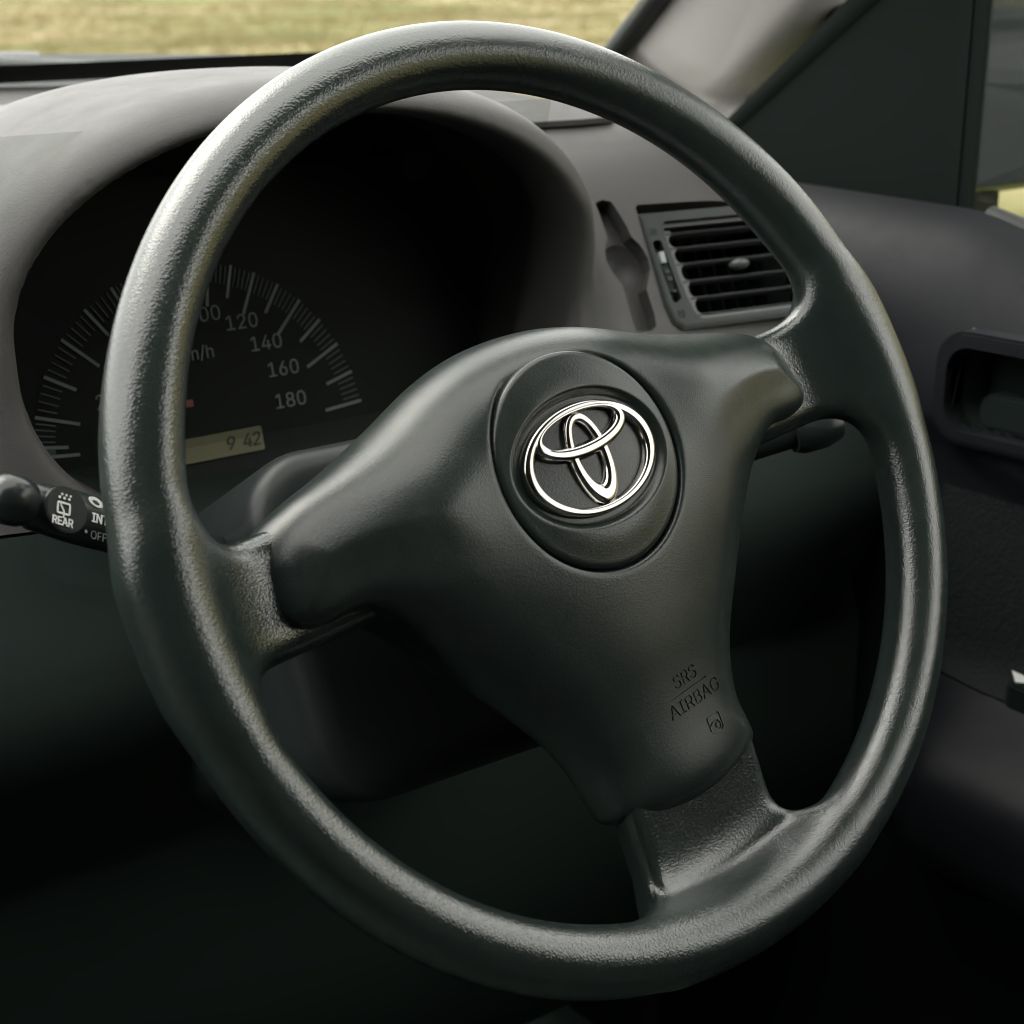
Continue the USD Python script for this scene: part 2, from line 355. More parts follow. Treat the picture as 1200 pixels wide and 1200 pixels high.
pv, pf, pn = sheet(rows)
if (pn[:, 1].mean()) > 0: pf, pn = pf[:, ::-1], -pn
emit('pillar_cover', (pv, pf, pn), M_pillar, pil)
emit('edge_seal', tube([L0 + (L1 - L0)*t + np.array([-0.006, 0.002, 0.004]) for t in np.linspace(0, 1, 20)], 0.0085, 14), M_rubber, pil, smooth=True)

# ------------------------------------------------------------------ dashboard
def box_(x0, y0, z0, x1, y1, z1): return trimesh.creation.box(bounds=[[x0, y0, z0], [x1, y1, z1]])
lo, hi, st = np.array([-0.55, 0.075, -0.34]), np.array([0.43, 0.56, 0.165]), 0.0035
ax3, (X, Y, Z) = grid(lo, hi, st)
X, Y, Z = X.astype(np.float32), Y.astype(np.float32), Z.astype(np.float32)
bend = 0.075*np.sqrt(np.maximum(X - 0.16, 0)**2 + 0.03**2) - 0.075*0.03 + 0.30*np.maximum(X - 0.33, 0)**2
ztop = 0.090 + 0.036*(Y - 0.22) + 0.005*sstep(0.10, 0.16, X) - 0.057*sstep(0.255, 0.335, X)
d_top = (Z - ztop)
d_front = ((0.248 - bend - Y) - (0.090 - Z)*math.tan(math.radians(29)))*math.cos(math.radians(29))
d_low = -(Y - 0.135) - 0.55*np.maximum(-0.10 - Z, 0)*-1          # below the face the panel runs back to the footwell
d_low = (0.128 + 0.45*np.maximum(-0.09 - Z, 0)) - Y
f = smax(d_top, d_front, 0.045)
f = smax(f, d_low, 0.03)
hx = np.abs(X - 0.008)/0.166; hz = np.abs(np.maximum(Z - 0.02, 0))/0.1145
rad = (hx**2.5 + hz**2.5)**(1/2.5)
hump_taper = 1 - 0.30*sstep(0.26, 0.52, Y)
d_h = (rad/hump_taper - 1)*0.115
d_hf = (0.166 + 0.22*np.maximum(0.07 - Z, 0)*sstep(-0.02, 0.08, X) - Y)
hump = smax(d_h, d_hf, 0.045)
hump = smax(hump, Y - 0.50, 0.05)
hump = smax(hump, -Z - 0.058, 0.03)
f = smin(f, hump, 0.022)
f = smax(f, Y - 0.515, 0.006)
f = smax(f, X - 0.352, 0.02)
# instrument cavity
cx = np.abs(X - 0.007)/0.145; cz = np.where(Z > 0.035, (Z - 0.035)/0.0845, (0.035 - Z)/0.088)
ce = np.where(Z > 0.035, 2.15, 2.7); cav = ((cx**ce + cz**ce)**(1/ce) - 1)*0.085
cav = smax(cav, Y - 0.315, 0.01)
f = smax(f, -cav, 0.010)
# opening for the steering column below the instruments
D_dash = surfnets(f.astype(np.float32), lo, st)

VO = np.array([0.26, 0.205, 0.02])
VAX = np.array([0.99026807, -0.1391731, 0]); VAY = np.array([0.06907679, 0.49150688, 0.86812982]); VN = np.array([-0.12082032, -0.85968124, 0.4963372])
VT = frame_xf(VO, VAX, VAY, VN)
slot_poly = Polygon(np.array([(-65.8, 42.6), (-60.6, 44), (-55.4, 42.8), (-54.1, 40), (-49.5, 27.7), (-48.5, 22.5), (-44.1, 16.3), (-41.4, 9.8), (-41.6, 3.9), (-44.8, -2.0), (-47.5, -6.8), (-46.6, -21.4), (-47.3, -27.7), (-50.5, -29.8), (-61.0, -29.8), (-61.9, -24.1), (-62.4, -4.0), (-67.1, 3.1), (-69.6, 9.9), (-68.2, 16.4), (-64.1, 22.8), (-64.9, 31.7)])/1000).buffer(-0.002).buffer(0.002, quad_segs=6)
vent_poly = Polygon(np.array([(-41, 40), (62, 40), (62, -31), (-31, -31), (-36, -27), (-38.5, -17)])/1000).buffer(-0.003).buffer(0.003, quad_segs=6)
# where the dash surface lies on the vent's plane
tree_d = cKDTree(D_dash[0])
def dash_h(a, b):
    p = VO + a*VAX + b*VAY
    best = 0
    for h in np.linspace(-0.05, 0.05, 201):
        q = p + h*VN
        i = (np.round((q - lo)/st)).astype(int)
        if (i < 0).any() or (i >= f.shape).any(): continue
        if f[tuple(i)] < 0: best = h
    return best
hs = [dash_h(a, b) for a, b in ((-0.055, 0.03), (-0.055, 0), (-0.055, -0.02), (-0.03, 0.03), (-0.03, -0.025), (0.02, 0.03), (0.02, -0.025), (0.05, 0))]
print('dash height on vent plane', np.round(hs, 4))
cut = tomanif(xf(extr(slot_poly, 0.12, -0.005), VT)) + m3.Manifold.sphere(1.0, 48).scale((0.0128, 0.0150, 0.013)).transform(VT[:3] @ np.array([[1, 0, 0, -0.0545], [0, 1, 0, 0.0088], [0, 0, 1, 0.0015], [0, 0, 0, 1.0]])) + tomanif(xf(extr(vent_poly, 0.14, -0.055), VT))
dash = thing('dashboard', 'dark grained dashboard with hooded instrument binnacle and card slot', 'dashboard', (0.0, 0.35, -0.34))
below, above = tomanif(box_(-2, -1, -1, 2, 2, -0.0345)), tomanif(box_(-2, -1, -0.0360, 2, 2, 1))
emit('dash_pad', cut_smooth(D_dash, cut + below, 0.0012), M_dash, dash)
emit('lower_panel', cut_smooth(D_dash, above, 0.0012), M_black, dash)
# top: rear strip against the glass, inset panel and perforated grille to the right of the hood
xs = np.linspace(-1.18, 0.46, 60)
emit('defroster_strip', sheet([[(x, 0.505 + (wbase(x) - 0.503)*t if wbase(x) > 0.51 else 0.505, 0.0945 + 0.003*t) for t in np.linspace(0, 1, 4)] for x in xs][::-1]), M_dashtop, dash)
top_pts = [(0.168, 0.282), (0.19, 0.275), (0.22, 0.272), (0.245, 0.272), (0.256, 0.285), (0.26, 0.30), (0.262, 0.44), (0.20, 0.44), (0.178, 0.40), (0.165, 0.32), (0.160, 0.26)]
tp = Polygon(top_pts).buffer(-0.012).buffer(0.012, quad_segs=10)
def slab_on_top(poly, h, z_at):
    m = extr(poly, h); m = m.subdivide().subdivide()
    m.vertices[:, 2] += z_at(m.vertices[:, 0], m.vertices[:, 1]); return m
emit('top_panel', slab_on_top(tp, 0.0030, lambda x, y: 0.0930 + 0.036*(y - 0.22)), M_dashtop, dash, smooth=40)
M_grille = usdkit.material(stage, '/World/Looks/speaker_mesh', {'g': ('geometry', {}), 'm': ('mapping', {'rotation': (0, 0, 0.78), 'scale': (1, 1, 1)}), 'v': ('voronoi_texture', {'scale': 260., 'randomness': 0.0, 'feature': 'f1'}), 'r': ('rgb_ramp', {'ramp': [(0.30, (0.012, 0.012, 0.013)), (0.42, (0.034, 0.033, 0.033))]}), 'b': ('bump', {'strength': 0.8, 'distance': 0.002}), 'p': ('principled_bsdf', {'roughness': 0.6, 'specular_ior_level': 0.22})},
                         [('g.position', 'm.vector'), ('m.vector', 'v.vector'), ('v.distance', 'r.fac'), ('r.color', 'p.base_color'), ('v.distance', 'b.height'), ('b.normal', 'p.normal')], surface='p.BSDF')
gp = Polygon([(0.19, 0.442), (0.262, 0.442), (0.262, 0.51), (0.19, 0.51)]).buffer(-0.001)
emit('speaker_grille', slab_on_top(gp, 0.004, lambda x, y: 0.0925 + 0.036*(y - 0.22)), M_grille, dash, smooth=40, label='perforated grille at the back of the dashboard top')
emit('knee_panel', sheet([[(x, y, z) for y, z in ((0.20, -0.12), (0.17, -0.20), (0.17, -0.30), (0.22, -0.42), (0.34, -0.50), (0.50, -0.52))] for x in np.linspace(-0.28, 0.36, 12)]), M_deep, dash)
emit('centre_stack', bevelled(rrect(-0.56, 0.16, -0.30, 0.55, 0.03), 0.62, 0.03, -0.66), M_deep, dash, smooth=40)

# ------------------------------------------------------------------ air vent
HV = 0.0012 + float(np.median(hs[3:5]))
VT2 = frame_xf(VO + VN*HV, VAX, VAY, VN)
vent = thing('air_vent', 'rectangular dashboard air vent with thin horizontal slats', 'air vent', VO)
hole = Polygon(np.array([(-27.5, 29), (56, 29), (56, -27), (-19, -27), (-22.5, -22), (-25.5, -8), (-27.6, 18)])/1000).buffer(-0.003).buffer(0.003, quad_segs=6)
thumb = Polygon(np.array([(-36.3, 18), (-31.8, 18.3), (-28.6, -14), (-33.2, -17)])/1000).buffer(-0.0015).buffer(0.0022, quad_segs=6)
bez = tomanif(xf(bevelled(vent_poly.buffer(0.0005).intersection(shapely.box(-1, -1, 1, 0.0345)), 0.006, 0.0022, -0.0045), VT2)) - tomanif(xf(extr(hole, 0.05, -0.02), VT2)) - tomanif(xf(extr(thumb, 0.05, -0.02), VT2))
r = bez.to_mesh()
emit('bezel', trimesh.Trimesh(np.asarray(r.vert_properties)[:, :3], np.asarray(r.tri_verts), process=False), M_bezel, vent, smooth=30)
shroud = extr(hole.buffer(0.0015).difference(hole.buffer(0.0)), 0.040, -0.045)
emit('duct', trimesh.util.concatenate([xf(shroud, VT2), xf(extr(vent_poly, 0.002, -0.047), VT2)]), M_deep, vent)
emit('inner_frame', xf(bevelled(hole.buffer(-0.0006), 0.003, 0.0008, -0.006).difference(extr(hole.buffer(-0.0032), 0.02, -0.012)) if False else extr(hole.buffer(-0.0004).difference(hole.buffer(-0.0024)), 0.003, -0.005), VT2), M_slat, vent)
sl_v = [23.4, 15.0, 5.8, -4.1, -13.7, -23.3]
for k, vv in enumerate(sl_v):
    x0 = -24.5 + (23.4 - vv)*0.155
    prof = Polygon([(0.001, -0.0005), (0.001, 0.0005), (0.008, 0.0007), (0.0092, 0.0), (0.008, -0.0007)])
    m = trimesh.creation.extrude_polygon(prof, 0.080, engine='earcut')      # profile x = depth, y = height, z = length
    R_ = np.array([[0, 0, 1.0], [0, 1, 0], [1, 0, 0]])
    T = np.eye(4); T[:3, :3] = R_; T[:3, 3] = [x0/1000, vv/1000, -0.0125]
    m.apply_transform(T)
    if m.volume < 0: m.invert()
    emit('slat', xf(m, VT2), M_slat, vent)
slots = [rrect((-24.5 + (23.4 - (a_ + b_)/2)*0.155)/1000 + 0.0012, b_/1000 + 0.0005, 0.08, a_/1000 - 0.0005, 0.0036) for a_, b_ in zip(sl_v[:-1], sl_v[1:])]
fr = Polygon([((-24.5 + (23.4 - v_)*0.155 + d_)/1000, v_/1000) for v_, d_ in ((25, -1.5), (25, 4.5), (-25, 4.5), (-25, -1.5))])
for q_ in slots: fr = fr.difference(q_)
emit('slat_frame', xf(extr(fr, 0.0022, -0.0062), VT2), M_slat, vent)
for k in range(8):
    x0 = -0.019 + 0.0098*k
    emit('vane', xf(trimesh.creation.box(bounds=[[x0, -0.026, -0.042], [x0 + 0.0010, 0.028, -0.030]]), VT2), M_corner, vent)
kn = m3.Manifold.sphere(1.0, 24).scale((0.0062, 0.0030, 0.0042)).translate((0.0165, 0.0015, -0.001)).to_mesh()
emit('direction_tab', xf(trimesh.Trimesh(np.asarray(kn.vert_properties)[:, :3], np.asarray(kn.tri_verts), process=False), VT2), M_slat, vent, smooth=True)
ang = math.atan2(3.4, -33.5) - math.pi
TW = frame_xf(VO + VN*(HV - 0.0055) + VAX*(-0.0325) + VAY*0.0005, VAX, VAY, VN)
wheel_m = trimesh.creation.cylinder(radius=0.0155, height=0.0040, sections=40); wheel_m.apply_transform(trimesh.transformations.rotation_matrix(math.pi/2, [0, 1, 0])); wheel_m.apply_scale([1, 1, 0.42])
wheel_m.apply_transform(trimesh.transformations.rotation_matrix(0.105, [0, 0, 1]))
tw = emit('thumbwheel', xf(wheel_m, TW), M_black, vent, smooth=40)
for k, (b, s) in enumerate(((0.0085, 0.0062), (0.0005, 0.0018), (-0.0035, 0.0022), (-0.0105, 0.0010))):
    emit('ridge', xf(trimesh.creation.box(bounds=[[-0.0014 - b*0.105, b - s/2, 0.0035], [0.0016 - b*0.105, b + s/2, 0.0072 if k else 0.0078]]), TW), M_bezel if k else M_mark, tw)
for k in range(3):
    emit('mark', xf(trimesh.creation.box(bounds=[[-0.0372, 0.0222 + 0.0014*k, 0.0013], [-0.0325, 0.0228 + 0.0014*k, 0.0017]]), VT2), M_deep, vent)
ic = rrect(-0.0327, -0.0252, -0.0286, -0.0208, 0.0006).difference(rrect(-0.0321, -0.0246, -0.0292, -0.0214, 0.0004)).union(LineString([(-0.0322, -0.0214), (-0.0290, -0.0247)]).buffer(0.0003))
emit('mark', xf(extr(ic, 0.0004, 0.0013), VT2), M_deep, vent)

# ------------------------------------------------------------------ instrument cluster
ta = math.radians(15)
CU = np.array([0, math.sin(ta), math.cos(ta)]); CN = np.array([0, -math.cos(ta), math.sin(ta)])
DC = np.array([0, 0.26, 0]) + np.array([-0.0245, 0, 0]) - 0.0388*CU
CT = frame_xf(DC, (1, 0, 0), CU, CN)
clu = thing('instrument_cluster', 'dark speedometer panel with grey scale behind the wheel rim', 'speedometer', DC)
emit('dial_face', xf(extr(shapely.box(-0.125, -0.045, 0.165, 0.128), 0.003, -0.003), CT), M_dial, clu)
KN = [(0, 174.6), (10, 171.6), (20, 162.5), (30, 150), (40, 137.4), (50, 125.5), (60, 114.3), (110, 71.9), (120, 63.5), (130, 54.4), (140, 45.2), (150, 35.6), (160, 25.5), (170, 15.0), (180, 4.8)]
RD = 0.0868
def spd(s): return math.radians(np.interp(s, [k[0] for k in KN], [k[1] for k in KN]))
def tick(s, r0, r1, w, name, mat):
    a = spd(s); c, sn = math.cos(a), math.sin(a)
    p = Polygon([(r0*c - w*-sn*-1, r0*sn - w*c), (r1*c - w*sn, r1*sn + w*c*-1), (r1*c + w*sn, r1*sn - w*c), (r0*c + w*sn, r0*sn - w*c)])
    p = LineString([(r0*c, r0*sn), (r1*c, r1*sn)]).buffer(w, cap_style='flat')
    emit(name, xf(extr(p, 0.0004, 0.0003), CT), mat, clu)
for s in range(0, 181, 10):
    tick(s, RD*(0.755 if s % 20 == 0 else 0.815), RD, 0.00075, 'major_tick', M_mark)
for s in range(2, 180, 2):
    if s % 10: tick(s, RD*0.885, RD*0.992, 0.00028, 'minor_tick', M_dim)
def ctext(t, x, y, h, mat, name, label=None, depth=0.0004, bold=False):
    m = meshkit.text_mesh(t, h, depth, bold); b = m.bounds
    m.apply_translation([x - (b[0, 0] + b[1, 0])/2, y - (b[0, 1] + b[1, 1])/2, 0.0003])
    return emit(name, xf(m, CT), mat, clu, label)
for t, x, y in (('20', -0.0475, 0.028), ('40', -0.0405, 0.0448), ('60', -0.0265, 0.0575), ('80', -0.0085, 0.0625), ('100', 0.0085, 0.0612), ('120', 0.0277, 0.0552), ('140', 0.0388, 0.0435), ('160', 0.0458, 0.0298), ('180', 0.0468, 0.0140)):
    ctext(t, x, y, 0.0070, M_mark, 'dial_number')
ctext('km/h', 0.0005, 0.0432, 0.0062, M_mark, 'unit_lettering')
lcd = emit('clock_display', xf(extr(rrect(-0.034, -0.0076, 0.0278, 0.0040, 0.0008), 0.0012, 0.0), CT), M_lcd, clu, 'yellow-green clock display')
ital = np.eye(4); ital[0, 1] = 0.12
for t, x in (('9', 0.0105), ('4', 0.0192), ('2', 0.0242)):
    m = meshkit.text_mesh(t, 0.0066, 0.0003); m.apply_transform(ital); b = m.bounds
    m.apply_translation([x - (b[0, 0] + b[1, 0])/2, -0.0016 - (b[0, 1] + b[1, 1])/2, 0.0013])
    emit('digit', xf(m, CT), M_seg, lcd)
emit('warning_mark', xf(extr(rrect(-0.0095, 0.0188, -0.0052, 0.0222, 0.0006), 0.0004, 0.0003), CT), M_red, clu, 'small red mark')
lt = math.radians(-14)
emit('cover_lens', sheet([[(x, 0.228 - 0.25*(z - 0.02), z) for z in np.linspace(-0.035, 0.118, 8)] for x in np.linspace(-0.146, 0.146, 12)]), M_lens, clu)

# ------------------------------------------------------------------ steering wheel
TILT, ROLL = math.radians(28), math.radians(8)
E1 = np.array([1.0, 0, 0]); E2 = np.array([0, math.sin(TILT), math.cos(TILT)]); NN = np.array([0, -math.cos(TILT), math.sin(TILT)])
WU = math.cos(ROLL)*E1 + math.sin(ROLL)*E2; WV = -math.sin(ROLL)*E1 + math.cos(ROLL)*E2
WT = frame_xf(np.zeros(3), WU, WV, NN)
def W(vfn):
    v, f, n = vfn
    R_ = np.stack([WU, WV, NN], 1)
    return v @ R_.T, f, n @ R_.T
def Wm(m): return xf(m, WT)
def CTm(O, ax, ay, az): return frame_xf(O, ax, ay, az)
whl = thing('steering_wheel', 'black three-spoke steering wheel with chrome oval emblem', 'steering wheel', (0, 0, 0))
RR = 0.170
lo, hi, st = np.array([-0.19, -0.19, -0.034]), np.array([0.19, 0.19, 0.020]), 0.0013
ax3, (U, V, Hh) = grid(lo, hi, st)
U, V, Hh = [a.astype(np.float32) for a in (U, V, Hh)]
q = np.hypot(U, V); th = np.arctan2(V, np.abs(U))
tr = 0.0127 + 0.0008*np.exp(-((th - math.radians(24))/0.22)**2)
rim = np.hypot(q - RR, Hh) - tr
def box2(x, y, hx, hy, r):
    ax_, ay_ = np.abs(x) - hx + r, np.abs(y) - hy + r
    return np.hypot(np.maximum(ax_, 0), np.maximum(ay_, 0)) + np.minimum(np.maximum(ax_, ay_), 0) - r
side2 = box2(np.abs(U) - 0.125, V - 0.0075, 0.045, 0.0215, 0.006)
side = smax(side2, np.abs(Hh + 0.0125 + 0.0045*sstep(0.150, 0.125, np.abs(U)) - 0.08*(V - 0.0075)) - 0.0095, 0.009)
bw = 0.0345 + 0.10*np.maximum(-0.140 - V, 0)
low2 = smax(np.abs(U) - bw, smax(V + 0.10, -0.162 - V, 0.004), 0.006)
hc = -0.0160 + 0.17*np.clip(V + 0.122, -0.028, 0.02) + 0.0020*(U/0.033)**2
low = smax(low2, np.abs(Hh - hc) - 0.0085, 0.008)
fw = smin(smin(rim, side, 0.024), low, 0.022)
v, fq, n = surfnets(fw, lo, st)
cen = v[fq].mean(1)
isl = (cen[:, 0] < -0.05) & (np.hypot(cen[:, 0], cen[:, 1]) < 0.152)
isr = (cen[:, 0] > 0.07) & (np.hypot(cen[:, 0], cen[:, 1]) < 0.152) & (cen[:, 1] > -0.06)
isb = (~isl) & (~isr) & (np.hypot(cen[:, 0], cen[:, 1]) < 0.152)
emit('rim', W(subset(v, fq, n, ~(isl | isr | isb))), M_rim, whl)
for k in (isl, isr, isb): emit('spoke', W(subset(v, fq, n, k)), M_rim, whl)

half = [(0, .0655), (.02, .0642), (.04, .0595), (.06, .0515), (.08, .0440), (.095, .0390), (.110, .0352), (.1250, .0295), (.1315, .0185), (.1318, .0060), (.1288, -.0050), (.118, -.0085), (.105, -.0072), (.0955, -.0105), (.0860, -.0200), (.0775, -.0340), (.0655, -.0550), (.0555, -.0690), (.0480, -.0810), (.0425, -.0960), (.0405, -.1100), (.0385, -.1170), (.030, -.1205), (.015, -.1235), (0, -.1245)]
full = half + [(-x, y) for x, y in half[::-1][1:-1]]
def chaikin(P, k=3):
    P = np.array(P, float)
    for _ in range(k):
        Q = np.roll(P, -1, 0); P = np.stack([0.75*P + 0.25*Q, 0.25*P + 0.75*Q], 1).reshape(-1, 2)
    return P
outline = Polygon(chaikin(full))
def sdf2(poly, xs, ys):
    Xg, Yg = np.meshgrid(xs, ys, indexing='ij')
    L = poly.exterior.length; pts = np.array([poly.exterior.interpolate(s).coords[0] for s in np.linspace(0, L, 4000)])
    d = cKDTree(pts).query(np.stack([Xg.ravel(), Yg.ravel()], 1))[0].reshape(Xg.shape)
    return np.where(shapely.contains_xy(poly, Xg.ravel(), Yg.ravel()).reshape(Xg.shape), -d, d)
def pad_top(u, v): return 0.0125 - (0.62 + 2.9*sstep(0.0, -0.095, v))*u*u - (0.72 + 0.55*sstep(0.0, -0.05, v)*sstep(-0.13, -0.07, v))*(v - 0.006)**2
EC = np.array([0.0, 0.0088]); RB = 0.0412
lo, hi, st = np.array([-0.137, -0.130, -0.030]), np.array([0.137, 0.071, 0.018]), 0.0010
ax3, (U, V, Hh) = grid(lo, hi, st)
d2 = sdf2(outline, ax3[0], ax3[1])[..., None]
# a soft shoulder runs from the boss out along the arms, and the lower body falls away on both sides
shoulder = 0.0035*np.exp(-((V - 0.020 + 0.10*np.abs(U))/0.020)**2)*sstep(0.035, 0.07, np.abs(U))
drop = 0.0115*np.clip(1 + d2/0.036, 0, 1)**2*sstep(-0.014, 0.014, V)      # the upper half falls away towards its edge
top = Hh - pad_top(U, V) - shoulder + drop
fp = smax(top, d2, 0.024 - 0.013*sstep(0.06, 0.11, np.abs(U)) - 0.010*sstep(-0.095, -0.12, V))
fp = smax(fp, -Hh - 0.024 - 0.9*U*U*-0.0, 0.004)
rb = np.hypot(U - EC[0], V - EC[1])
fp = smax(fp, -smax(rb - RB - 0.0007, (-0.004 + pad_top(U, V)) - Hh, 0.0005), 0.0022)
PADM = surfnets(fp.astype(np.float32), lo, st)
# lettering pressed into the cover
def engr(t, x, y, h, rot, bold=False):
    m = meshkit.text_mesh(t, h, 0.004, bold); b = m.bounds
    m.apply_translation([-(b[0, 0] + b[1, 0])/2, -(b[0, 1] + b[1, 1])/2, 0]); m.apply_transform(trimesh.transformations.rotation_matrix(rot, [0, 0, 1]))
    m.apply_translation([x, y, 0]); return m
ROT = 0.07
lets = [('SRS', 0.0065, -0.0795), ('AIRBAG', 0.0082, -0.0886)]
cutters = []
for t, x, y in lets:
    m = engr(t, x, y, 0.0050, ROT, False)
    if t == 'AIRBAG': m.vertices[:, 0] = (m.vertices[:, 0] - x)*1.10 + x
    cutters.append((m, x, y))
ln = extr(LineString([(-0.0035, -0.0848), (0.0165, -0.0834)]).buffer(0.00035), 0.004)
cutters.append((ln, 0.0095, -0.084))
icn = rrect(0.0096, -0.1042, 0.0172, -0.0972, 0.0014); icn = icn.difference(icn.buffer(-0.0006))
icn = icn.union(Point(0.0145, -0.1020).buffer(0.0017).difference(Point(0.0145, -0.1020).buffer(0.0010))).union(LineString([(0.0100, -0.1012), (0.0128, -0.0998), (0.0150, -0.1003)]).buffer(0.0003))
cutters.append((extr(icn, 0.004), 0.0134, -0.1005))
dp = 0.0006
cm = None
for m, x, y in cutters:
    m = m.copy(); m.apply_translation([0, 0, float(pad_top(x, y)) - dp])
    # the floor of each letter follows the cover
    m.vertices[:, 2] += pad_top(m.vertices[:, 0], m.vertices[:, 1]) - float(pad_top(x, y))
    mm = tomanif(m); cm = mm if cm is None else cm + mm
cover = emit('airbag_cover', W(cut_smooth(PADM, cm, 0.0004)), M_pad, whl)
# round boss carrying the emblem
lo, hi, st = np.array([-0.044, -0.036, -0.006]), np.array([0.044, 0.053, 0.020]), 0.0006
ax3, (U, V, Hh) = grid(lo, hi, st)
rb = np.hypot(U - EC[0], V - EC[1])
re_ = np.hypot((U - EC[0])/0.0350, (V - EC[1])/0.0246)
bt = pad_top(U, V) + 0.0006 - 0.0030*(1 - sstep(0.93, 1.06, re_)) - 0.0012*sstep(0.028, 0.041, rb)
fb = smax(Hh - bt, rb - RB, 0.0024)
fb = smax(fb, -0.0035 - Hh, 0.001)
emit('centre_boss', W(surfnets(fb.astype(np.float32), lo, st)), M_pad, whl)
# emblem: three interlaced chrome ovals
eh = float(pad_top(0.0, 0.0088)) + 0.0006 - 0.0030
def band(outer, inner, h0, h1, ncross=9):
    """closed ring between two ovals (cx, cy, a, b) with a rounded cross-section"""
    t = np.linspace(0, 2*np.pi, 160, endpoint=False)
    O = np.stack([outer[0] + outer[2]*np.cos(t), outer[1] + outer[3]*np.sin(t)], 1)
    I = np.stack([inner[0] + inner[2]*np.cos(t), inner[1] + inner[3]*np.sin(t)], 1)
    rows = []
    for k in range(ncross):
        s = k/(ncross - 1); hgt = h0 + (h1 - h0)*(1 - abs(2*s - 1)**5)
        P = O*(1 - s) + I*s
        rows.append(np.column_stack([P, np.full(len(P), hgt) - 6.0*((P**2).sum(1))*0.05]))
    rows.insert(0, np.column_stack([O, np.full(len(t), h0 - 0.0015)])); rows.append(np.column_stack([I, np.full(len(t), h0 - 0.0015)]))
    Vv = np.vstack(rows); m_, n_ = len(rows), len(t)
    i = np.arange(m_*n_).reshape(m_, n_); j = np.roll(i, -1, 1)
    Fq = np.stack([i[:-1], j[:-1], j[1:], i[1:]], -1).reshape(-1, 4)
    tm = trimesh.Trimesh(Vv, np.vstack([Fq[:, [0, 1, 2]], Fq[:, [0, 2, 3]]]), process=False)
    if (tm.face_normals[:, 2]*tm.area_faces).sum() < 0: tm.invert()
    return tm
ER = math.radians(0.5)
ET = frame_xf(np.array([EC[0], EC[1], eh]), (math.cos(ER), math.sin(ER), 0), (-math.sin(ER), math.cos(ER), 0), (0, 0, 1))
emb = emit('emblem', W(tuple([*meshkit.arrays(xf(band((0, 0, .0318, .0211), (0, 0, .0260, .0173), 0.0, 0.0026), ET), 50)])), M_chrome, whl, 'chrome oval emblem')
emit('oval', Wm(xf(band((0, .0098, .0226, .0094), (0, .0117, .0176, .0054), 0.0002, 0.0030), ET)), M_chrome, emb, smooth=50)
emit('oval', Wm(xf(band((0, -.0002, .0097, .0186), (0, .0019, .0050, .0116), 0.0002, 0.0024), ET)), M_chrome, emb, smooth=50)
# cover behind the airbag, seen past its upper left edge
lo, hi, st = np.array([-0.122, -0.118, -0.066]), np.array([0.122, 0.064, -0.015]), 0.002
ax3, (U, V, Hh) = grid(lo, hi, st)
d2 = sdf2(outline, ax3[0], ax3[1])[..., None] + 0.0075 + 0.16*np.maximum(-0.01 - V, 0)
fk = smax(d2 + 0.12*np.maximum(-0.052 - Hh, 0), np.abs(Hh + 0.040) - 0.019, 0.0045)
fk = smax(fk, -np.maximum(d2 + 0.0035, -0.052 - Hh), 0.002)
emit('back_cover', W(surfnets(fk.astype(np.float32), lo, st)), M_pad, whl)

# ------------------------------------------------------------------ steering column shroud and stalks
WT0 = frame_xf(np.zeros(3), E1, E2, NN)
def W0(m): return xf(m, WT0)
def W0v(vfn):
    v, f, n = vfn; R_ = np.stack([E1, E2, NN], 1); return v @ R_.T, f, n @ R_.T
lo, hi, st = np.array([-0.115, -0.12, -0.25]), np.array([0.115, 0.065, -0.062]), 0.003
ax3, (U, V, Hh) = grid(lo, hi, st)
g2 = box2(U, V + 0.022, 0.098 - 0.0*Hh, 0.070, 0.030)
fs = smax(g2 + 0.05*(-0.07 - Hh), np.maximum(Hh + 0.070, -0.24 - Hh), 0.014)
seam = np.abs(V + 0.012)
fs = np.maximum(fs, -(np.maximum(seam - 0.0012, -g2 - 0.004)))
col = thing('steering_column', 'dark steering column shroud behind the steering wheel', 'steering column', (0, 0.16, -0.09))
emit('shroud', W0v(surfnets(fs.astype(np.float32), lo, st)), M_bezel, col)

sA, sB = np.array([-0.085, 0.012, -0.115]), np.array([-0.1950, 0.0495, -0.058])      # u, v, h
ws_ = thing('wiper_stalk', 'black wiper control stalk with white REAR marking', 'control stalk', tuple(sA @ np.stack([E1, E2, NN])))
sd = (sB - sA)/np.linalg.norm(sB - sA); Ls = np.linalg.norm(sB - sA)
sy = np.array([0, 0.985, 0.17]); sy -= sd*(sd @ sy); sy /= np.linalg.norm(sy); sz = np.cross(sy, -sd)   # local x = towards the column
if sz[2] < 0: sz = -sz
SF = np.stack([-sd, sy, sz], 1)
def stalk_xf(m):
    T = np.eye(4); T[:3, :3] = SF; T[:3, 3] = sB; m = xf(m, T); m = W0(m)
    if m.volume < 0: m.invert()
    return m
def lathe_x(prof, seg=40, sy_=1.0, sz_=1.0):
    m = trimesh.creation.revolve(np.array([(r, x) for x, r in prof]), sections=seg)
    m.vertices = m.vertices[:, [2, 0, 1]]*[1, sy_, sz_]
    if m.volume < 0: m.invert()
    return m
emit('end_knob', stalk_xf(lathe_x([(-0.0005, 0), (0.0, 0.004), (0.0012, 0.0058), (0.004, 0.0080), (0.008, 0.0090), (0.012, 0.0088), (0.0150, 0.0078), (0.0160, 0.0060), (0.0160, 0)])), M_stalk, ws_, smooth=40)
emit('barrel', stalk_xf(lathe_x([(0.0155, 0), (0.0155, 0.0070), (0.018, 0.0086), (0.036, 0.0096), (0.060, 0.0094), (0.085, 0.009), (Ls + 0.02, 0.008), (Ls + 0.02, 0)], sz_=0.8)), M_stalk, ws_, smooth=40)
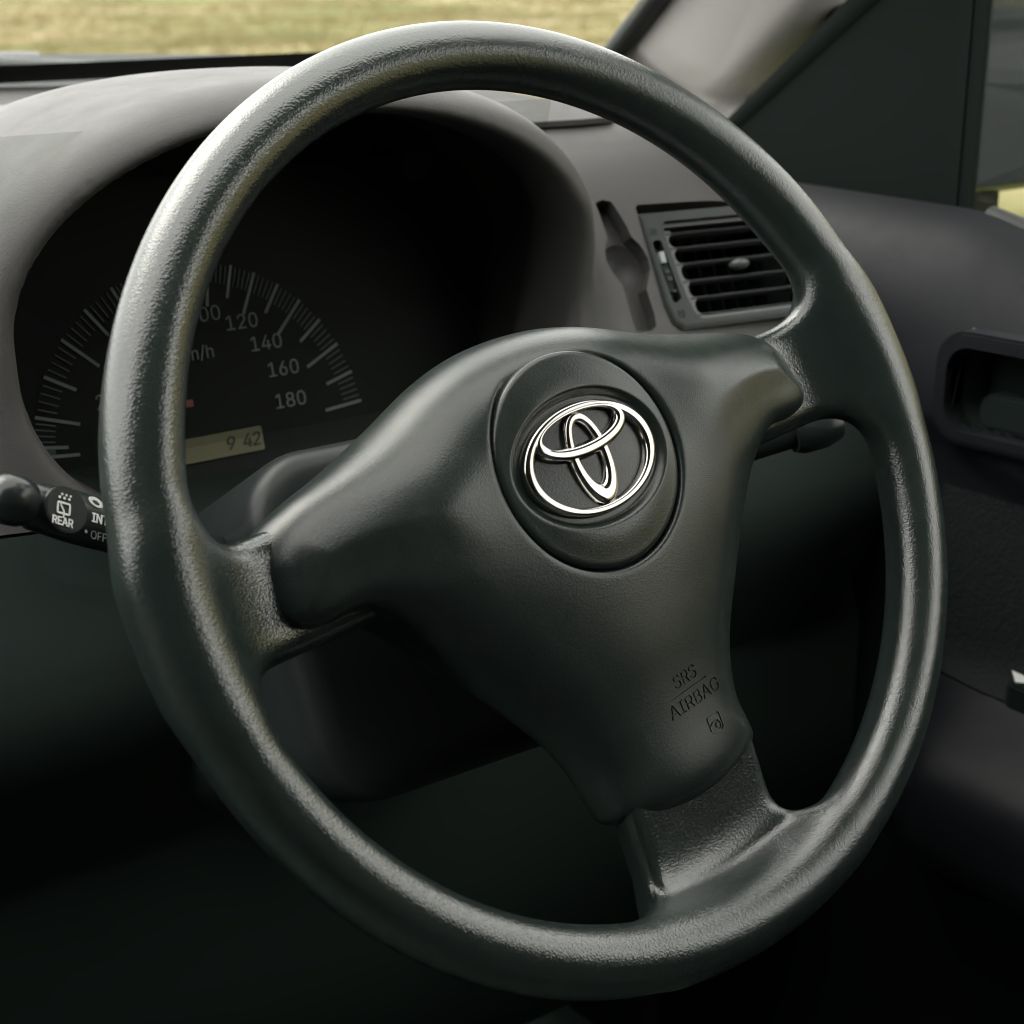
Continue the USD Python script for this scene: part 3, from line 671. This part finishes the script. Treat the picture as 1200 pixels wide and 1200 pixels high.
fc = affinity.scale(Point(0.0265, -0.0008).buffer(0.0088, quad_segs=24), 1.10, 0.92)
face = emit('switch_face', stalk_xf(bevelled(fc, 0.0030, 0.0008, 0.0054)), M_bezel, ws_, smooth=30)
def on_stalk(poly, z): return stalk_xf(extr(poly, 0.0003, z))
def stext(t, x, y, h, z, mat, par, bold=True):
    m = meshkit.text_mesh(t, h, 0.0003, bold); b = m.bounds
    m.apply_translation([x - (b[0, 0] + b[1, 0])/2, y - (b[0, 1] + b[1, 1])/2, z]); emit('lettering', stalk_xf(m), mat, par)
ZF = 0.00855
stext('REAR', 0.0245, -0.0054, 0.0028, ZF, M_white, face)
gl = rrect(0.0215, -0.0030, 0.0277, 0.0014, 0.0008); gl = gl.difference(gl.buffer(-0.0007)).union(LineString([(0.0247, -0.0040), (0.0247, -0.0018), (0.0230, 0.0004)]).buffer(0.0003))
for k in range(3): gl = gl.union(Point(0.0224 + 0.0022*k, 0.0028).buffer(0.0005)).union(Point(0.0234 + 0.0020*k, 0.0040).buffer(0.0004))
emit('wiper_symbol', on_stalk(gl, ZF), M_white, face)
stext('INT', 0.0425, -0.0008, 0.0032, 0.0079, M_white, ws_)
stext('OFF', 0.0435, -0.0066, 0.0030, 0.0066, M_dim, ws_, False)
emit('dot', on_stalk(Point(0.0372, -0.0062).buffer(0.0006), 0.0068), M_mark, ws_)
gw = affinity.rotate(affinity.scale(Point(0.0405, 0.0050).buffer(0.0022), 1.6, 0.7), -12).difference(affinity.rotate(affinity.scale(Point(0.0405, 0.0048).buffer(0.0012), 1.6, 0.6), -12))
emit('wiper_symbol', on_stalk(gw, 0.0074), M_white, ws_)

rA, rB = np.array([0.085, 0.004, -0.110]), np.array([0.205, 0.008, -0.062])
ls_ = thing('light_stalk', 'black light control stalk end behind the right spoke', 'control stalk', tuple(rA @ np.stack([E1, E2, NN])))
emit('barrel', W0(tube([rA + (rB - rA)*t for t in (0, 0.3, 0.6, 0.8)], [0.005, 0.0055, 0.006, 0.006])), M_corner, ls_, smooth=40)
emit('end_knob', W0(tube([rA + (rB - rA)*t for t in (0.8, 0.83, 0.92, 0.98, 1.0)], [0.0082, 0.0100, 0.0104, 0.0085, 0.004])), M_stalk, ls_, smooth=40)

# ------------------------------------------------------------------ driver's door
door = thing('driver_door', 'dark grained door panel with recessed handle right of the wheel', 'car door', (0.40, -0.2, -0.66))
def sill(y): return 0.046 - 0.030*sstep(0.16, 0.02, y) - 0.03*sstep(0.02, -0.4, y)
def sill_old(y): return 0.047 - 0.10*np.maximum(0.145 - y, 0)**1.0*0.62*sstep(0.16, 0.06, y) if False else 0.047 - 0.055*sstep(0.17, -0.35, y)
def door_x(y, s):
    """s runs from the window line (0) down the panel (1): returns x, z"""
    z0 = sill(y); z = z0 - s*0.74
    d = z0 - z
    x = 0.412 - 0.052*(1 - np.exp(-d/0.028)) - 0.006*sstep(0.03, 0.10, d) + 0.010*sstep(0.10, 0.125, d)
    arm = np.exp(-((z + 0.262)/0.050)**4)
    x = x - 0.075*arm*sstep(0.16, 0.06, y)
    return x, z
ys = np.linspace(0.34, -0.72, 150)
ss = np.r_[np.linspace(0, 0.2, 60), np.linspace(0.203, 1, 80)]
P = np.zeros((len(ys), len(ss), 3))
for i, y in enumerate(ys):
    x, z = door_x(y, ss); P[i, :, 0], P[i, :, 1], P[i, :, 2] = x, y, z
dv, df, dn = sheet(P)
if dn[:, 0].mean() > 0: df, dn = df[:, ::-1], -dn
cen = dv[df].mean(1)
HB = (-0.075, 0.122, -0.0680, -0.0045)      # handle recess: y0, y1, z0, z1
inrec = (cen[:, 1] > HB[0] + 0.0072) & (cen[:, 1] < HB[1] - 0.0072) & (cen[:, 2] > HB[2] + 0.0072) & (cen[:, 2] < HB[3] - 0.0072)
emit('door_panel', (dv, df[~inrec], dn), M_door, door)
DT = frame_xf(np.array([0.3535, 0, 0]), (0, -1, 0), (0, 0.0, 1), (-1, 0, 0))   # local x = rearward, y = up, z = into the cabin
slope = np.eye(4); slope[1, 0] = 0.03
def dloc(poly, h, z0): m = extr(poly, h, z0); m.apply_transform(slope); return xf(m, DT)
outer_ = rrect(-HB[1], HB[2], -HB[0], HB[3], 0.020); inner_ = rrect(-HB[1] + 0.0085, HB[2] + 0.0085, -HB[0] - 0.0085, HB[3] - 0.0085, 0.014)
bm = bevelled(outer_, 0.016, 0.0035, -0.012); bm.apply_transform(slope); bm = tomanif(xf(bm, DT))
im = extr(inner_, 0.05, -0.02); im.apply_transform(slope); bm = bm - tomanif(xf(im, DT)); r = bm.to_mesh()
hb = emit('handle_bezel', trimesh.Trimesh(np.asarray(r.vert_properties)[:, :3], np.asarray(r.tri_verts), process=False), M_door, door, smooth=35)
emit('handle_cup', trimesh.util.concatenate([dloc(inner_.buffer(0.002).difference(inner_), 0.034, -0.036), dloc(inner_.buffer(0.002), 0.002, -0.037)]), M_deep, door)
lev = rrect(-0.098, -0.060, 0.04, -0.038, 0.010)
lm = bevelled(lev, 0.010, 0.004, -0.016); lm.apply_transform(slope)
emit('door_handle', xf(lm, DT), M_stalk, door, smooth=40)
M_fab2 = M_fabric
fs_ = []
for y in np.linspace(0.118, -0.6, 60):
    row = []
    for z in np.linspace(-0.098, -0.205, 20):
        x, zz = door_x(y, (sill(y) - z)/0.74); row.append((float(x) - 0.003, y, z))
    fs_.append(row)
fv, ff, fn_ = sheet(fs_)
if fn_[:, 0].mean() > 0: ff, fn_ = ff[:, ::-1], -fn_
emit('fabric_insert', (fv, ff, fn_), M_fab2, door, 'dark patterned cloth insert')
# window switch on the armrest
sx, sy0 = 0.325, 0.045
swm = bevelled(rrect(-0.026, -0.10, 0.022, 0.013, 0.008), 0.019, 0.004, 0)
ST = frame_xf(np.array([0.372, 0.044, -0.2120]), (1, 0, 0), (0, 1, 0.05), (0, -0.05, 1))
sw = emit('window_switch', xf(swm, ST), M_stalk, door, smooth=40)
p1 = Polygon([(-0.022, 0.006), (-0.012, 0.016), (0.0, 0.012), (-0.006, 0.0), (-0.014, -0.002)]).buffer(0.0008).difference(Point(-0.010, 0.005).buffer(0.0022))
emit('symbol', xf(extr(p1, 0.0004, 0.0191), ST), M_white, sw)
emit('symbol', xf(extr(LineString([(-0.010, -0.012), (0.008, -0.006)]).buffer(0.0012), 0.0004, 0.0191), ST), M_white, sw)
emit('symbol', xf(extr(Point(-0.024, -0.004).buffer(0.0013), 0.0004, 0.0191), ST), M_white, sw)
# quarter panel that closes the corner between pillar and window, and the window
sail = Polygon([(0.178, 0.030), (0.385, 0.030), (0.376, 0.065), (0.366, 0.077), (0.262, 0.157), (0.178, 0.222)])
def side_plate(poly, x, th): return xf(extr(poly, th), frame_xf(np.array([x, 0, 0]), (0, 1, 0), (0, 0, 1), (1, 0, 0)))
emit('corner_panel', side_plate(sail, 0.430, 0.006), M_corner, door)
emit('window_channel', trimesh.util.concatenate([side_plate(shapely.box(0.1715, 0.040, 0.1805, 0.225), 0.420, 0.005)]), M_corner, door)
emit('window_trim', trimesh.util.concatenate([side_plate(shapely.box(0.1625, 0.040, 0.1710, 0.232), 0.421, 0.004)]), M_corner, door)
emit('window_glass', sheet([[(0.424, y, z) for z in (0.0, 0.2, 0.42)] for y in (0.168, -0.25, -0.70)]), M_sideglass, door)
wl = [(np.array([0.417, y, sill(y) - 0.003])) for y in np.linspace(0.145, -0.70, 40)]
emit('window_seal', tube(wl, 0.0065, 10), M_rubber, door, smooth=True)
emit('upper_frame', trimesh.util.concatenate([tube([(0.436, 0.375, 0.068), (0.436, 0.262, 0.155), (0.434, 0.17, 0.226), (0.42, -0.02, 0.385), (0.40, -0.12, 0.43), (0.37, -0.72, 0.44)], [0.008, 0.010, 0.012, 0.016, 0.02, 0.02], 12)]), M_corner, door, smooth=True)

# ------------------------------------------------------------------ outside: door mirror, wiper, bonnet edge
mir = thing('door_mirror', 'dark door mirror housing seen through the side window', 'door mirror', (0.60, 0.24, 0.02))
lo, hi, st = np.array([0.445, 0.10, 0.0]), np.array([0.76, 0.40, 0.24]), 0.005
ax3, (X, Y, Z) = grid(lo, hi, st)
dm = np.maximum(np.abs(X - 0.60) - 0.115, np.abs(Z - 0.115) - 0.070)
d2_ = box2(X - 0.60, Z - 0.100, 0.142, 0.067, 0.02)
fm = smax(d2_ + 0.25*np.maximum(Y - 0.26, 0), np.abs(Y - 0.285) - 0.065, 0.03)
emit('housing', surfnets(fm.astype(np.float32), lo, st), M_stalk, mir)
emit('foot', trimesh.util.concatenate([box(0.45, 0.24, 0.02, 0.55, 0.32, 0.06)]), M_black, mir)
gm = bevelled(rrect(-0.134, -0.056, 0.134, 0.058, 0.014), 0.004, 0.001)
emit('mirror_glass', xf(gm, frame_xf(np.array([0.60, 0.2185, 0.1005]), (1, 0, 0), (0, 0.10, 0.995), (0, -0.995, 0.10))), flat('mirror_silver', (0.010, 0.016, 0.018), 0.55, 0.0, spec=0.15), mir, smooth=30)

wip = thing('windscreen_wiper', 'dark wiper arm lying at the foot of the windscreen', 'wiper', (0.05, 0.72, 0.11))
emit('arm', tube([(-0.30, 0.775, 0.108), (-0.05, 0.755, 0.111), (0.065, 0.742, 0.1085), (0.19, 0.72, 0.100)], [0.006, 0.006, 0.005, 0.003], 10), M_slat, wip, smooth=True)
emit('blade', tube([(-0.40, 0.79, 0.112), (-0.1, 0.79, 0.114), (0.07, 0.765, 0.1115), (0.115, 0.76, 0.1095)], [0.0035]*4, 8), flat('wiper_metal', (0.16, 0.165, 0.17), 0.4, 0.6), wip, smooth=True)
cw = []
for x in np.linspace(-1.1, 0.5, 40):
    cw.append([(x, wbase(x) + t*0.22, 0.094 + 0.012*t - 0.02*max(0, x - 0.1)) for t in np.linspace(0.02, 1, 6)])
emit_cowl = thing('bonnet_cowl', 'dark cowl panel outside below the windscreen', 'cowl', (XC, 0.85, 0.09))
cv, cf, cn = sheet(cw)
if cn[:, 2].mean() < 0: cf, cn = cf[:, ::-1], -cn
emit('cowl_panel', (cv, cf, cn), M_black, emit_cowl)
